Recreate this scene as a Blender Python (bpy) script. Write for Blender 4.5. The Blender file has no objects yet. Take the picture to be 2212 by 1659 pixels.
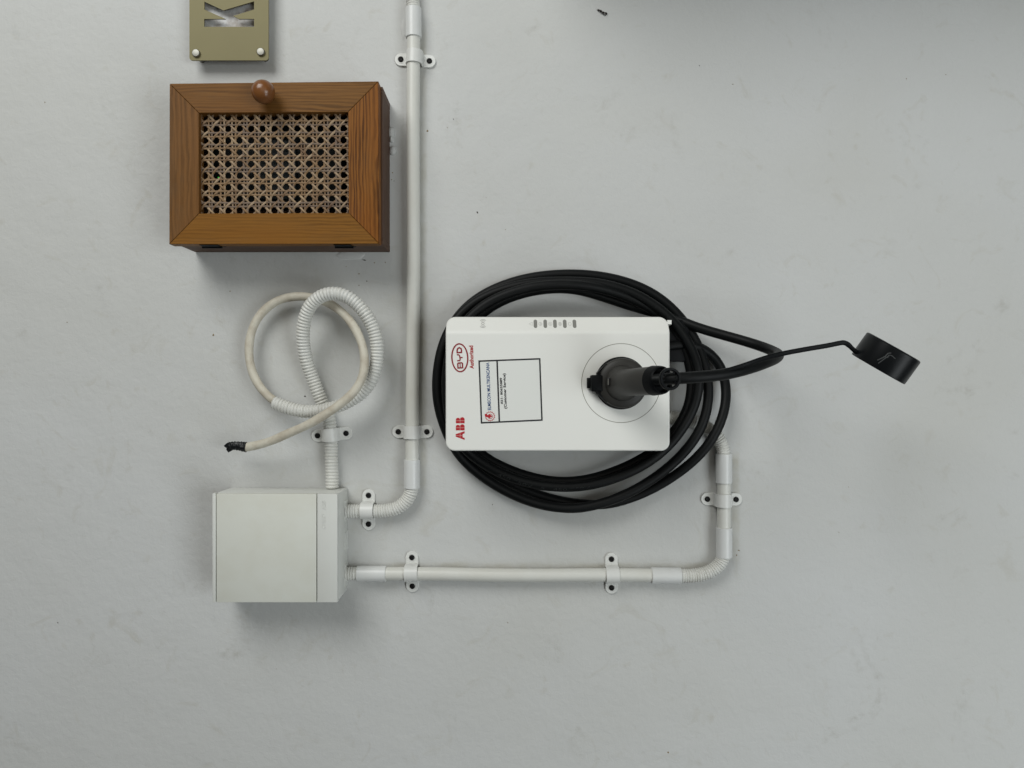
import bpy, bmesh, math, random
from mathutils import Vector, Matrix, noise
random.seed(7)
S = bpy.context.scene
C = S.collection
D = 1.17            # camera to wall, metres
F = 1597.6          # focal length in layout pixels (picture 2212 x 1659)
CZ = 1.40           # height of the camera above the ground

# ------------------------------------------------------------------ camera
cam = bpy.data.cameras.new('camera'); co = bpy.data.objects.new('camera', cam); C.objects.link(co)
cam.lens = 26; cam.sensor_width = 36; cam.clip_start = 0.02; cam.clip_end = 100
# phone held sideways: picture right = world down
co.matrix_world = Matrix(((0, 1, 0, 0), (0, 0, -1, -D), (-1, 0, 0, CZ), (0, 0, 0, 1)))
S.camera = co

# ------------------------------------------------------------------ world and lamps
w = bpy.data.worlds.new('World'); S.world = w; w.use_nodes = True
bg = w.node_tree.nodes['Background']
bg.inputs[0].default_value = (0.93, 0.97, 1.0, 1); bg.inputs[1].default_value = 0.004

# local frame of the wall: a = picture right, v = picture up, h = out of the wall
R4 = Matrix(((0, 1, 0, 0), (0, 0, -1, 0), (-1, 0, 0, CZ), (0, 0, 0, 1)))

def lamp(name, a, v, h, sx, sy, power, col, target=(0, 0, 0), up=(0, 1, 0)):
    l = bpy.data.lights.new(name, 'AREA'); l.shape = 'RECTANGLE'; l.size = sx; l.size_y = sy
    l.energy = power; l.color = col
    o = bpy.data.objects.new(name, l); C.objects.link(o)
    z = (Vector((a, v, h)) - Vector(target)).normalized()
    y = Vector(up); y = (y - z * y.dot(z)).normalized(); x = y.cross(z)
    m = Matrix((x, y, z)).transposed().to_4x4(); m.translation = Vector((a, v, h))
    o.matrix_world = R4 @ m

lamp('main_lamp', -1.25, 2.1, 2.1, 1.7, 1.7, 63, (0.99, 1.0, 0.975))
lamp('near_fill', 1.7, -1.6, 1.8, 1.0, 1.0, 11, (0.92, 0.98, 1.0))  # unseen fill added to brighten the wall's lower right
lamp('right_fill', 2.3, -0.5, 2.9, 1.6, 1.6, 41, (0.92, 0.98, 1.0))  # added fill with no visible source, lifts the right side
lamp('front_fill', 0.7, 0.8, 3.7, 3.0, 3.0, 15, (1.0, 0.97, 0.87))  # broad unseen fill added behind the camera

vs = S.view_settings
vs.view_transform = 'Standard'; vs.look = 'None'; vs.exposure = 0; vs.gamma = 1; vs.use_curve_mapping = False

# ------------------------------------------------------------------ helpers
def P(x, y, h=0.0):
    k = (D - h) / F
    return Vector(((x - 1106) * k, (829.5 - y) * k, h))

def px(n, h=0.0):
    return n * (D - h) / F

def root(name, base, label=None, cat=None, group=None, rot=0.0):
    o = bpy.data.objects.new(name, None); o.empty_display_size = 0.02; C.objects.link(o)
    o.matrix_world = R4 @ Matrix.Translation(base) @ Matrix.Rotation(rot, 4, 'Z')
    o['_b'] = list(base)
    tag(o, label, cat, group)
    return o

def tag(o, label=None, cat=None, group=None, kind=None):
    if label: o['label'] = label
    if cat: o['category'] = cat
    if group: o['group'] = group
    if kind: o['kind'] = kind
    return o

BASE = {}
def obj(name, bm, mats, parent=None, base=None, smooth=None, local=False):
    """bm is in wall frame; linked relative to the base of its thing"""
    if parent is not None: b = Vector(BASE[parent.name])
    else: b = Vector(base if base is not None else (0, 0, 0))
    if not local: bmesh.ops.translate(bm, verts=bm.verts, vec=-b)
    bmesh.ops.recalc_face_normals(bm, faces=bm.faces)
    me = bpy.data.meshes.new(name); bm.to_mesh(me); bm.free()
    if not isinstance(mats, (list, tuple)): mats = [mats]
    for m in mats: me.materials.append(m)
    if smooth is not None:
        for p in me.polygons: p.use_smooth = True
        me.set_sharp_from_angle(angle=math.radians(smooth))
    o = bpy.data.objects.new(name, me); C.objects.link(o)
    if parent is not None:
        o.parent = parent
    else:
        o.matrix_world = R4 @ Matrix.Translation(b)
    BASE[o.name] = tuple(b)
    return o

def thing(name, base, label, cat, group=None, rot=0.0):
    o = bpy.data.objects.new(name, None); o.empty_display_size = 0.02; C.objects.link(o)
    o.matrix_world = R4 @ Matrix.Translation(base) @ Matrix.Rotation(rot, 4, 'Z')
    BASE[o.name] = tuple(base)
    return tag(o, label, cat, group)

def box(bm, a0, a1, v0, v1, h0, h1, bev=0.0, seg=2, mi=0):
    vs_ = [bm.verts.new((x, y, z)) for x in (a0, a1) for y in (v0, v1) for z in (h0, h1)]
    q = [(0, 1, 3, 2), (4, 6, 7, 5), (0, 4, 5, 1), (2, 3, 7, 6), (0, 2, 6, 4), (1, 5, 7, 3)]
    fs = [bm.faces.new([vs_[i] for i in f]) for f in q]
    for f in fs: f.material_index = mi
    if bev:
        es = list({e for f in fs for e in f.edges})
        bmesh.ops.bevel(bm, geom=es, offset=bev, segments=seg, profile=0.5, affect='EDGES')
    return fs

def pbox(bm, x0, x1, y0, y1, h0, h1, bev=0.0, seg=2, mi=0):
    """front face rectangle in layout pixels as seen at height h1"""
    p = P(x0, y1, h1); q = P(x1, y0, h1)
    return box(bm, p.x, q.x, p.y, q.y, h0, h1, bev, seg, mi)

def loft(bm, rings, cap0=True, cap1=True, mi=0, closed=True):
    vr = [[bm.verts.new(p) for p in r] for r in rings]
    n = len(vr[0])
    for A, B in zip(vr, vr[1:]):
        for i in range(n if closed else n - 1):
            f = bm.faces.new((A[i], A[(i + 1) % n], B[(i + 1) % n], B[i])); f.material_index = mi
    if cap0: f = bm.faces.new(list(reversed(vr[0]))); f.material_index = mi
    if cap1: f = bm.faces.new(vr[-1]); f.material_index = mi
    return vr

def rrect(a0, a1, v0, v1, r, h, n=10, ins=0.0):
    a0 += ins; a1 -= ins; v0 += ins; v1 -= ins; r = max(r - ins, 0.0005)
    pts = []
    for cx, cy, s in ((a1 - r, v1 - r, 0), (a0 + r, v1 - r, 90), (a0 + r, v0 + r, 180), (a1 - r, v0 + r, 270)):
        for i in range(n + 1):
            t = math.radians(s + 90 * i / n)
            pts.append(Vector((cx + r * math.cos(t), cy + r * math.sin(t), h)))
    return pts

def catmull(pts, step):
    pts = [Vector(p) for p in pts]
    e = [pts[0] * 2 - pts[1]] + pts + [pts[-1] * 2 - pts[-2]]
    fine = []
    for i in range(1, len(e) - 2):
        p0, p1, p2, p3 = e[i - 1:i + 3]
        # centripetal
        t0 = 0; t1 = t0 + max((p1 - p0).length, 1e-6) ** .5; t2 = t1 + max((p2 - p1).length, 1e-6) ** .5; t3 = t2 + max((p3 - p2).length, 1e-6) ** .5
        n = 24
        for k in range(n):
            t = t1 + (t2 - t1) * k / n
            A1 = p0 * ((t1 - t) / (t1 - t0)) + p1 * ((t - t0) / (t1 - t0))
            A2 = p1 * ((t2 - t) / (t2 - t1)) + p2 * ((t - t1) / (t2 - t1))
            A3 = p2 * ((t3 - t) / (t3 - t2)) + p3 * ((t - t2) / (t3 - t2))
            B1 = A1 * ((t2 - t) / (t2 - t0)) + A2 * ((t - t0) / (t2 - t0))
            B2 = A2 * ((t3 - t) / (t3 - t1)) + A3 * ((t - t1) / (t3 - t1))
            fine.append(B1 * ((t2 - t) / (t2 - t1)) + B2 * ((t - t1) / (t2 - t1)))
    fine.append(pts[-1])
    L = [0.0]
    for a, b in zip(fine, fine[1:]): L.append(L[-1] + (b - a).length)
    n = max(2, int(L[-1] / step)); out = []; j = 0
    for k in range(n + 1):
        s = L[-1] * k / n
        while j < len(L) - 2 and L[j + 1] < s: j += 1
        d = L[j + 1] - L[j]
        out.append(fine[j].lerp(fine[j + 1], (s - L[j]) / d if d > 0 else 0))
    return out, L[-1]

def smooth_path(pts, it=2, w=6):
    for _ in range(it):
        q = list(pts)
        for i in range(len(pts)):
            k = min(w, i, len(pts) - 1 - i)
            if k: 
                s = Vector()
                for j in range(i - k, i + k + 1): s += pts[j]
                q[i] = s / (2 * k + 1)
        pts = q
    return pts

def frames(path, up=Vector((0, 0, 1))):
    out = []; n = None
    for i, p in enumerate(path):
        t = (path[min(i + 1, len(path) - 1)] - path[max(i - 1, 0)]).normalized()
        if n is None:
            n = up - t * up.dot(t)
            if n.length < 1e-3: n = Vector((0, 1, 0)) - t * t.y
        n = (n - t * n.dot(t)).normalized()
        out.append((p, t, n, t.cross(n)))
    return out

def tube(bm, path, rad, sides=20, caps=True, mi=0, up=Vector((0, 0, 1))):
    rings = []
    fr = frames(path, up)
    for i, (p, t, n, b) in enumerate(fr):
        r = rad(i) if callable(rad) else rad
        if not isinstance(r, tuple): r = (r, r)
        rings.append([p + n * (math.cos(2 * math.pi * k / sides) * r[0]) + b * (math.sin(2 * math.pi * k / sides) * r[1]) for k in range(sides)])
    loft(bm, rings, caps, caps, mi)

def cyl(bm, c, axis, r, length, sides=32, mi=0, bev=0.0, r2=None):
    axis = Vector(axis).normalized(); c = Vector(c)
    u = axis.orthogonal().normalized(); b = axis.cross(u)
    r2 = r if r2 is None else r2
    prof = [(0, r - bev), (bev, r), (length - bev, r2), (length, r2 - bev)] if bev else [(0, r), (length, r2)]
    rings = [[c + axis * z + (u * math.cos(2 * math.pi * k / sides) + b * math.sin(2 * math.pi * k / sides)) * q for k in range(sides)] for z, q in prof]
    loft(bm, rings, mi=mi)

def lathe(bm, c, axis, prof, sides=40, mi=0, caps=(True, True), u=None):
    axis = Vector(axis).normalized(); c = Vector(c)
    u = (u or axis.orthogonal()).normalized(); b = axis.cross(u)
    rings = [[c + axis * z + (u * math.cos(2 * math.pi * k / sides) + b * math.sin(2 * math.pi * k / sides)) * q for k in range(sides)] for z, q in prof]
    loft(bm, rings, caps[0], caps[1], mi=mi)

def stroke(bm, pts, wd, h, closed=False, mi=0, th=0.00012):
    """flat mitred ribbon; pts are (a, v)"""
    pts = [Vector(p[:2]) for p in pts]; n = len(pts); L = []; Rr = []
    for i, p in enumerate(pts):
        a = pts[i - 1] if (closed or i > 0) else None
        b = pts[(i + 1) % n] if (closed or i < n - 1) else None
        d1 = (p - a).normalized() if a is not None else (b - p).normalized()
        d2 = (b - p).normalized() if b is not None else d1
        n1 = Vector((-d1.y, d1.x)); n2 = Vector((-d2.y, d2.x)); m = (n1 + n2)
        m = m.normalized() if m.length > 1e-6 else n1
        k = wd / 2 / max(0.35, m.dot(n1))
        L.append(p + m * k); Rr.append(p - m * k)
    rings = []
    seq = list(range(n)) + ([0] if closed else [])
    vl = [(bm.verts.new((L[i].x, L[i].y, h)), bm.verts.new((Rr[i].x, Rr[i].y, h)), bm.verts.new((Rr[i].x, Rr[i].y, h - th)), bm.verts.new((L[i].x, L[i].y, h - th))) for i in range(n)]
    for i in range(n if closed else n - 1):
        A = vl[i]; B = vl[(i + 1) % n]
        for k in range(4):
            f = bm.faces.new((A[k], A[(k + 1) % 4], B[(k + 1) % 4], B[k])); f.material_index = mi
    if not closed:
        bm.faces.new(vl[0]).material_index = mi; bm.faces.new(list(reversed(vl[-1]))).material_index = mi

def poly(bm, pts, h0, h1, mi=0):
    """extruded flat polygon, pts (a, v)"""
    A = [bm.verts.new((p[0], p[1], h0)) for p in pts]; B = [bm.verts.new((p[0], p[1], h1)) for p in pts]
    n = len(pts)
    for i in range(n):
        bm.faces.new((A[i], A[(i + 1) % n], B[(i + 1) % n], B[i])).material_index = mi
    f0 = bm.faces.new(list(reversed(A))); f1 = bm.faces.new(B)
    f0.material_index = f1.material_index = mi
    return [f0, f1]

def text_bm(s, x, y, h, length, height, ang=90, bold=0.0, depth=0.00025, spacing=1.0, align='CENTER'):
    """lettering centred on (x, y) layout px at height h; length/height px of the whole line"""
    cu = bpy.data.curves.new('t', 'FONT'); cu.body = s; cu.size = 1; cu.extrude = 0.01; cu.offset = bold; cu.space_character = spacing
    cu.fill_mode = 'BOTH'; cu.resolution_u = 3
    ob = bpy.data.objects.new('t', cu); C.objects.link(ob)
    dg = bpy.context.evaluated_depsgraph_get(); me = bpy.data.meshes.new_from_object(ob.evaluated_get(dg))
    bm = bmesh.new(); bm.from_mesh(me)
    bpy.data.objects.remove(ob); bpy.data.curves.remove(cu); bpy.data.meshes.remove(me)
    xs = [v.co.x for v in bm.verts]; ys = [v.co.y for v in bm.verts]
    x0, x1, y0, y1 = min(xs), max(xs), min(ys), max(ys)
    sx = px(length, h) / (x1 - x0); sy = px(height, h) / (y1 - y0)
    c = P(x, y, h)
    ca, sa = math.cos(math.radians(ang)), math.sin(math.radians(ang))
    for v in bm.verts:
        lx = (v.co.x - (x0 + x1) / 2) * sx; ly = (v.co.y - (y0 + y1) / 2) * sy; lz = v.co.z * (depth / 0.01)
        v.co = Vector((c.x + lx * ca - ly * sa, c.y + lx * sa + ly * ca, h + lz))
    return bm

def merge(bm, other):
    me = bpy.data.meshes.new('tmp'); other.to_mesh(me); other.free(); bm.from_mesh(me); bpy.data.meshes.remove(me)

# ------------------------------------------------------------------ materials
def mat(name, col, rough=0.5, spec=0.5, metal=0.0, bump=None, var=None, coat=0.0, emit=None):
    """bump = (scale, strength, distance); var = (scale, amount, second colour)"""
    m = bpy.data.materials.new(name); m.use_nodes = True; nt = m.node_tree; b = nt.nodes['Principled BSDF']
    b.inputs['Base Color'].default_value = (*col, 1); b.inputs['Roughness'].default_value = rough
    b.inputs['Specular IOR Level'].default_value = spec; b.inputs['Metallic'].default_value = metal
    b.inputs['Coat Weight'].default_value = coat
    tc = nt.nodes.new('ShaderNodeTexCoord')
    if var:
        n = nt.nodes.new('ShaderNodeTexNoise'); n.inputs['Scale'].default_value = var[0]; n.inputs['Detail'].default_value = 5; n.inputs['Roughness'].default_value = 0.6
        nt.links.new(tc.outputs['Object'], n.inputs['Vector'])
        r = nt.nodes.new('ShaderNodeMapRange'); r.inputs[1].default_value = 0.42; r.inputs[2].default_value = 0.75; r.inputs[4].default_value = var[1]
        nt.links.new(n.outputs['Fac'], r.inputs[0])
        mx = nt.nodes.new('ShaderNodeMix'); mx.data_type = 'RGBA'
        mx.inputs[6].default_value = (*col, 1); mx.inputs[7].default_value = (*var[2], 1)
        nt.links.new(r.outputs[0], mx.inputs[0]); nt.links.new(mx.outputs[2], b.inputs['Base Color'])
    if bump:
        n = nt.nodes.new('ShaderNodeTexNoise'); n.inputs['Scale'].default_value = bump[0]; n.inputs['Detail'].default_value = 3
        nt.links.new(tc.outputs['Object'], n.inputs['Vector'])
        bp = nt.nodes.new('ShaderNodeBump'); bp.inputs['Strength'].default_value = bump[1]; bp.inputs['Distance'].default_value = bump[2]
        nt.links.new(n.outputs['Fac'], bp.inputs['Height']); nt.links.new(bp.outputs[0], b.inputs['Normal'])
    if emit:
        b.inputs['Emission Color'].default_value = (*emit[0], 1); b.inputs['Emission Strength'].default_value = emit[1]
    return m

def wall_mat():
    m = bpy.data.materials.new('painted_plaster'); m.use_nodes = True; nt = m.node_tree; N = nt.nodes.new; L = nt.links.new
    b = nt.nodes['Principled BSDF']; b.inputs['Roughness'].default_value = 0.62; b.inputs['Specular IOR Level'].default_value = 0.3
    tc = N('ShaderNodeTexCoord')
    def noise_(scale, detail, rough=0.55, dist=0.0):
        n = N('ShaderNodeTexNoise'); n.inputs['Scale'].default_value = scale; n.inputs['Detail'].default_value = detail
        n.inputs['Roughness'].default_value = rough; n.inputs['Distortion'].default_value = dist
        L(tc.outputs['Object'], n.inputs['Vector']); return n.outputs['Fac']
    def rng(src, a, b_, c, d):
        r = N('ShaderNodeMapRange'); r.inputs[1].default_value = a; r.inputs[2].default_value = b_; r.inputs[3].default_value = c; r.inputs[4].default_value = d
        L(src, r.inputs[0]); return r.outputs[0]
    def mix(f, c1, c2):
        x = N('ShaderNodeMix'); x.data_type = 'RGBA'; L(f, x.inputs[0])
        for s, c in ((6, c1), (7, c2)):
            if isinstance(c, tuple): x.inputs[s].default_value = (*c, 1)
            else: L(c, x.inputs[s])
        return x.outputs[2]
    def mul(a, b_):
        x = N('ShaderNodeMath'); x.operation = 'MULTIPLY'; L(a, x.inputs[0])
        if isinstance(b_, float): x.inputs[1].default_value = b_
        else: L(b_, x.inputs[1])
        return x.outputs[0]
    base = mix(rng(noise_(2.2, 4, 0.5, 0.6), 0.35, 0.7, 0, 1), (0.585, 0.592, 0.585), (0.555, 0.557, 0.535))
    # grey scuffs: patches of fine streaky grime
    sc = mul(rng(noise_(7.5, 5, 0.62, 1.2), 0.60, 0.76, 0, 1), rng(noise_(60, 5, 0.7), 0.45, 0.7, 0, 1))
    c = mix(mul(sc, 0.7), base, (0.36, 0.35, 0.31))
    # soft dusty smears
    sm = rng(noise_(15, 3, 0.6, 2.0), 0.60, 0.8, 0, 0.4)
    c = mix(sm, c, (0.44, 0.42, 0.355))
    sep = N('ShaderNodeSeparateXYZ'); L(tc.outputs['Object'], sep.inputs[0])
    wob = noise_(30, 4, 0.65)
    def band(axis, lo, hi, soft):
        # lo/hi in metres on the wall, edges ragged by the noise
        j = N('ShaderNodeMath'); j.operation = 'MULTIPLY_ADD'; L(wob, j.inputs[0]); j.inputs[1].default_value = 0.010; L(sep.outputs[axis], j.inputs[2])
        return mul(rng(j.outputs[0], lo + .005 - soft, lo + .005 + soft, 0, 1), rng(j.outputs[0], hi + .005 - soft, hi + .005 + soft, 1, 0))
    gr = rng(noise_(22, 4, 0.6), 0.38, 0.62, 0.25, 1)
    b1 = mul(band(0, P(906, 0).x, P(921, 0).x, .0025), band(1, P(0, 1062).y, P(0, 60).y, .01))  # brownish strip beside the pipe: grime with its narrow side shadow painted in
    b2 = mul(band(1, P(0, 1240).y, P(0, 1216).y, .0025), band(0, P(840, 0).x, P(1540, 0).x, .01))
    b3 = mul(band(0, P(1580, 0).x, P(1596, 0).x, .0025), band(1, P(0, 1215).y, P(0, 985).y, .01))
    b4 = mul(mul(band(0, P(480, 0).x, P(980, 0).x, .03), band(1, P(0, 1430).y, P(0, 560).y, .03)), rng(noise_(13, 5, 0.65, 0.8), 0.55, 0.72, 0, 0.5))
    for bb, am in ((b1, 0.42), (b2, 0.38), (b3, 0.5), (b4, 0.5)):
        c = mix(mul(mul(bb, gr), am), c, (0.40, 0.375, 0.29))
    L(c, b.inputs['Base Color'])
    # roller-painted plaster relief: fine orange peel that comes and goes
    ma = N('ShaderNodeMath'); ma.operation = 'MULTIPLY_ADD'
    L(mul(noise_(420, 3, 0.6), rng(noise_(9, 2), 0.35, 0.7, 0.35, 1.0)), ma.inputs[0]); ma.inputs[1].default_value = 0.00034
    L(mul(noise_(95, 3, 0.55, 0.4), 0.0008), ma.inputs[2])
    ad = N('ShaderNodeMath'); ad.operation = 'MULTIPLY_ADD'; L(noise_(11, 3, 0.5), ad.inputs[0]); ad.inputs[1].default_value = 0.0034
    L(ma.outputs[0], ad.inputs[2])
    bp = N('ShaderNodeBump'); bp.inputs['Strength'].default_value = 0.8; bp.inputs['Distance'].default_value = 1.0
    L(ad.outputs[0], bp.inputs['Height']); L(bp.outputs[0], b.inputs['Normal'])
    return m

def wood_mat(name, along, c_light, c_dark, c_red, off=0.0, fine=1.0, contrast=1.0, rough=0.42, wear=0.25):
    m = bpy.data.materials.new(name); m.use_nodes = True; nt = m.node_tree; N = nt.nodes.new; L = nt.links.new
    b = nt.nodes['Principled BSDF']; b.inputs['Specular IOR Level'].default_value = 0.12
    tc = N('ShaderNodeTexCoord')
    def mapped(sa, sc, o):
        mp = N('ShaderNodeMapping'); s = [sc, sc, sc]; s[along] = sa
        mp.inputs['Scale'].default_value = s; mp.inputs['Location'].default_value = (off + o, off * 1.7 + o, off)
        L(tc.outputs['Object'], mp.inputs['Vector']); return mp.outputs[0]
    def nz(vec, scale, detail, rough_=0.55, dist=0.0):
        n = N('ShaderNodeTexNoise'); n.inputs['Scale'].default_value = scale; n.inputs['Detail'].default_value = detail
        n.inputs['Roughness'].default_value = rough_; n.inputs['Distortion'].default_value = dist; L(vec, n.inputs['Vector']); return n.outputs['Fac']
    # growth rings: straight bands along the grain, pushed about by a slow wander
    sp = N('ShaderNodeSeparateXYZ'); L(tc.outputs['Object'], sp.inputs[0])
    hgt = nz(mapped(5.0, 34.0, 0.0), 1.0, 4, 0.55, 0.3)
    hm = N('ShaderNodeMath'); hm.operation = 'MULTIPLY'; hm.inputs[1].default_value = 30.0; L(hgt, hm.inputs[0])
    sn = N('ShaderNodeMath'); sn.operation = 'MULTIPLY_ADD'; sn.inputs[1].default_value = 1350 * fine; L(sp.outputs[1 - along], sn.inputs[0]); L(hm.outputs[0], sn.inputs[2])
    s2 = N('ShaderNodeMath'); s2.operation = 'SINE'; L(sn.outputs[0], s2.inputs[0])
    r = N('ShaderNodeMapRange'); r.inputs[1].default_value = -0.55; r.inputs[2].default_value = 0.85; L(s2.outputs[0], r.inputs[0])
    x1 = N('ShaderNodeMix'); x1.data_type = 'RGBA'; x1.inputs[6].default_value = (*c_light, 1); x1.inputs[7].default_value = (*c_dark, 1)
    k = N('ShaderNodeMath'); k.operation = 'MULTIPLY'; k.inputs[1].default_value = 0.9 * contrast
    am = nz(mapped(4.0, 60, 12.0), 1.0, 3, 0.6)
    ra = N('ShaderNodeMapRange'); ra.inputs[1].default_value = 0.38; ra.inputs[2].default_value = 0.66; ra.inputs[3].default_value = 0.3; L(am, ra.inputs[0])
    km = N('ShaderNodeMath'); km.operation = 'MULTIPLY'; L(r.outputs[0], km.inputs[0]); L(ra.outputs[0], km.inputs[1]); L(km.outputs[0], k.inputs[0]); L(k.outputs[0], x1.inputs[0])
    # fine pores
    po = nz(mapped(14, 520, 3.0), 1.0, 3, 0.65)
    r2 = N('ShaderNodeMapRange'); r2.inputs[1].default_value = 0.48; r2.inputs[2].default_value = 0.72; r2.inputs[4].default_value = 0.45 * contrast; L(po, r2.inputs[0])
    x2 = N('ShaderNodeMix'); x2.data_type = 'RGBA'; L(r2.outputs[0], x2.inputs[0]); L(x1.outputs[2], x2.inputs[6]); x2.inputs[7].default_value = (*[q * 0.55 for q in c_dark], 1)
    # reddish patches and dull worn patches
    bl = nz(mapped(5, 16, 6.0), 1.0, 3)
    r3 = N('ShaderNodeMapRange'); r3.inputs[1].default_value = 0.45; r3.inputs[2].default_value = 0.75; r3.inputs[4].default_value = 0.55; L(bl, r3.inputs[0])
    x3 = N('ShaderNodeMix'); x3.data_type = 'RGBA'; L(r3.outputs[0], x3.inputs[0]); L(x2.outputs[2], x3.inputs[6]); x3.inputs[7].default_value = (*c_red, 1)
    wn = nz(mapped(9, 24, 9.0), 1.0, 5, 0.7)
    r4 = N('ShaderNodeMapRange'); r4.inputs[1].default_value = 0.5; r4.inputs[2].default_value = 0.8; r4.inputs[4].default_value = wear * 2; L(wn, r4.inputs[0])
    x4 = N('ShaderNodeMix'); x4.data_type = 'RGBA'; L(r4.outputs[0], x4.inputs[0]); L(x3.outputs[2], x4.inputs[6]); x4.inputs[7].default_value = (0.13, 0.088, 0.052, 1)
    L(x4.outputs[2], b.inputs['Base Color'])
    r5 = N('ShaderNodeMapRange'); r5.inputs[3].default_value = rough - 0.08; r5.inputs[4].default_value = rough + 0.2; L(wn, r5.inputs[0]); L(r5.outputs[0], b.inputs['Roughness'])
    bp = N('ShaderNodeBump'); bp.inputs['Strength'].default_value = 0.35; bp.inputs['Distance'].default_value = 0.0004; L(x2.outputs[2], bp.inputs['Height']); L(bp.outputs[0], b.inputs['Normal'])
    return m

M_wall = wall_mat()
M_pipe = mat('conduit_plastic', (0.68, 0.68, 0.635), 0.38, 0.5, var=(14, 0.5, (0.60, 0.585, 0.52)), bump=(160, 0.1, 0.0003))
M_coup = mat('coupling_plastic', (0.69, 0.70, 0.69), 0.33, 0.5, var=(25, 0.35, (0.62, 0.615, 0.58)))
M_flex = mat('corrugated_plastic', (0.68, 0.68, 0.645), 0.42, 0.5, var=(22, 0.5, (0.60, 0.585, 0.52)))
M_clamp = mat('saddle_plastic', (0.72, 0.725, 0.70), 0.35, 0.5, var=(40, 0.25, (0.64, 0.63, 0.59)))
M_screw = mat('black_screw', (0.006, 0.006, 0.006), 0.5, 0.25)
M_dbox = mat('yellowed_plastic', (0.70, 0.71, 0.65), 0.4, 0.4, var=(14, 0.7, (0.63, 0.625, 0.54)), bump=(300, 0.06, 0.0002))
M_dbox2 = mat('cover_plastic', (0.70, 0.71, 0.675), 0.4, 0.45, var=(11, 0.4, (0.61, 0.61, 0.56)), bump=(300, 0.06, 0.0002))
M_chg = mat('white_housing', (0.84, 0.84, 0.80), 0.42, 0.45, var=(6, 0.5, (0.80, 0.795, 0.745)), bump=(900, 0.05, 0.0001))
M_blk = mat('black_plastic', (0.0035, 0.0042, 0.005), 0.5, 0.13, bump=(700, 0.08, 0.0002))
M_rub = mat('black_rubber', (0.0035, 0.0042, 0.0045), 0.5, 0.19, var=(30, 0.7, (0.006, 0.007, 0.007)), bump=(260, 0.12, 0.0003))
M_gun = mat('grey_plastic', (0.030, 0.029, 0.026), 0.45, 0.3, var=(25, 0.5, (0.046, 0.044, 0.040)), bump=(1200, 0.12, 0.0001))
M_red = mat('red_print', (0.46, 0.012, 0.022), 0.45)
M_dred = mat('dark_red_print', (0.26, 0.010, 0.018), 0.45)
M_ink = mat('black_ink', (0.012, 0.012, 0.016), 0.45)
M_blue = mat('blue_ink', (0.035, 0.085, 0.23), 0.45)
M_gprint = mat('grey_print', (0.42, 0.42, 0.40), 0.5)
M_led = mat('smoked_lens', (0.235, 0.235, 0.215), 0.4)
M_seam = mat('seam_shadow_gap', (0.22, 0.21, 0.17), 0.6)
M_sticker = mat('sticker_film', (0.79, 0.80, 0.765), 0.38)
M_gold = mat('olive_gold_metal', (0.200, 0.175, 0.080), 0.5, 0.3, metal=0.1, var=(8, 0.6, (0.175, 0.152, 0.070)), bump=(900, 0.06, 0.0001))
M_golde = mat('plate_edge', (0.075, 0.062, 0.030), 0.5, 0.5, metal=0.3)
M_steel = mat('brushed_steel', (0.30, 0.295, 0.265), 0.5, 0.5, metal=1.0, bump=(400, 0.15, 0.0002))
M_dirty = mat('mottled_backing', (0.66, 0.66, 0.66), 0.6, 0.3, var=(55, 1.0, (0.27, 0.215, 0.17)), bump=(300, 0.3, 0.0004))
M_cable = mat('aged_cable_sheath', (0.62, 0.585, 0.49), 0.5, 0.35, var=(38, 1.0, (0.41, 0.35, 0.265)), bump=(350, 0.15, 0.0003))
M_tape = mat('black_tape', (0.008, 0.009, 0.010), 0.38, 0.4, bump=(260, 0.5, 0.0007))
M_cane = mat('cane', (0.255, 0.160, 0.082), 0.55, 0.35, var=(34, 1.0, (0.13, 0.075, 0.045)), bump=(700, 0.25, 0.0003))
M_cane2 = mat('pale_cane', (0.37, 0.265, 0.16), 0.55, 0.35, var=(46, 1.0, (0.23, 0.16, 0.11)), bump=(700, 0.25, 0.0003))
M_cane3 = mat('grey_cane', (0.19, 0.138, 0.10), 0.6, 0.3, var=(30, 1.0, (0.14, 0.10, 0.08)), bump=(700, 0.25, 0.0003))
M_dirt = mat('dirt', (0.05, 0.042, 0.03), 0.8, 0.2)
M_dirt2 = mat('brown_dirt', (0.26, 0.20, 0.115), 0.8, 0.2)
M_bug = mat('dark_husk', (0.02, 0.014, 0.012), 0.6, 0.3)
M_meter = mat('dark_meter', (0.007, 0.009, 0.009), 0.5, 0.15)
M_meter2 = mat('meter_glass', (0.014, 0.018, 0.018), 0.3, 0.15)
M_green = mat('green_light', (0.02, 0.3, 0.02), 0.4, emit=((0.1, 1.0, 0.12), 0.35))
W_top = wood_mat('wood_top_rail', 0, (0.205, 0.094, 0.024), (0.075, 0.032, 0.008), (0.165, 0.066, 0.014), 0.3, 1.0, 0.9)
W_bot = wood_mat('wood_bottom_rail', 0, (0.235, 0.104, 0.018), (0.105, 0.044, 0.007), (0.235, 0.094, 0.014), 2.1, 0.9, 0.8, wear=0.10)
W_lft = wood_mat('wood_left_stile', 1, (0.190, 0.086, 0.025), (0.080, 0.036, 0.009), (0.175, 0.072, 0.018), 4.7, 0.55, 0.8, wear=0.2)
W_rgt = wood_mat('wood_right_stile', 1, (0.250, 0.096, 0.017), (0.055, 0.017, 0.003), (0.235, 0.072, 0.010), 7.9, 0.9, 1.2, wear=0.12)
W_body = wood_mat('wood_body', 0, (0.13, 0.080, 0.056), (0.085, 0.048, 0.034), (0.105, 0.060, 0.043), 3.3, 0.8, 0.8, 0.5, 0.3)
W_bodyv = wood_mat('wood_body_side', 1, (0.115, 0.068, 0.048), (0.075, 0.040, 0.028), (0.095, 0.050, 0.036), 5.3, 0.8, 0.8, 0.5, 0.3)
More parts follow.
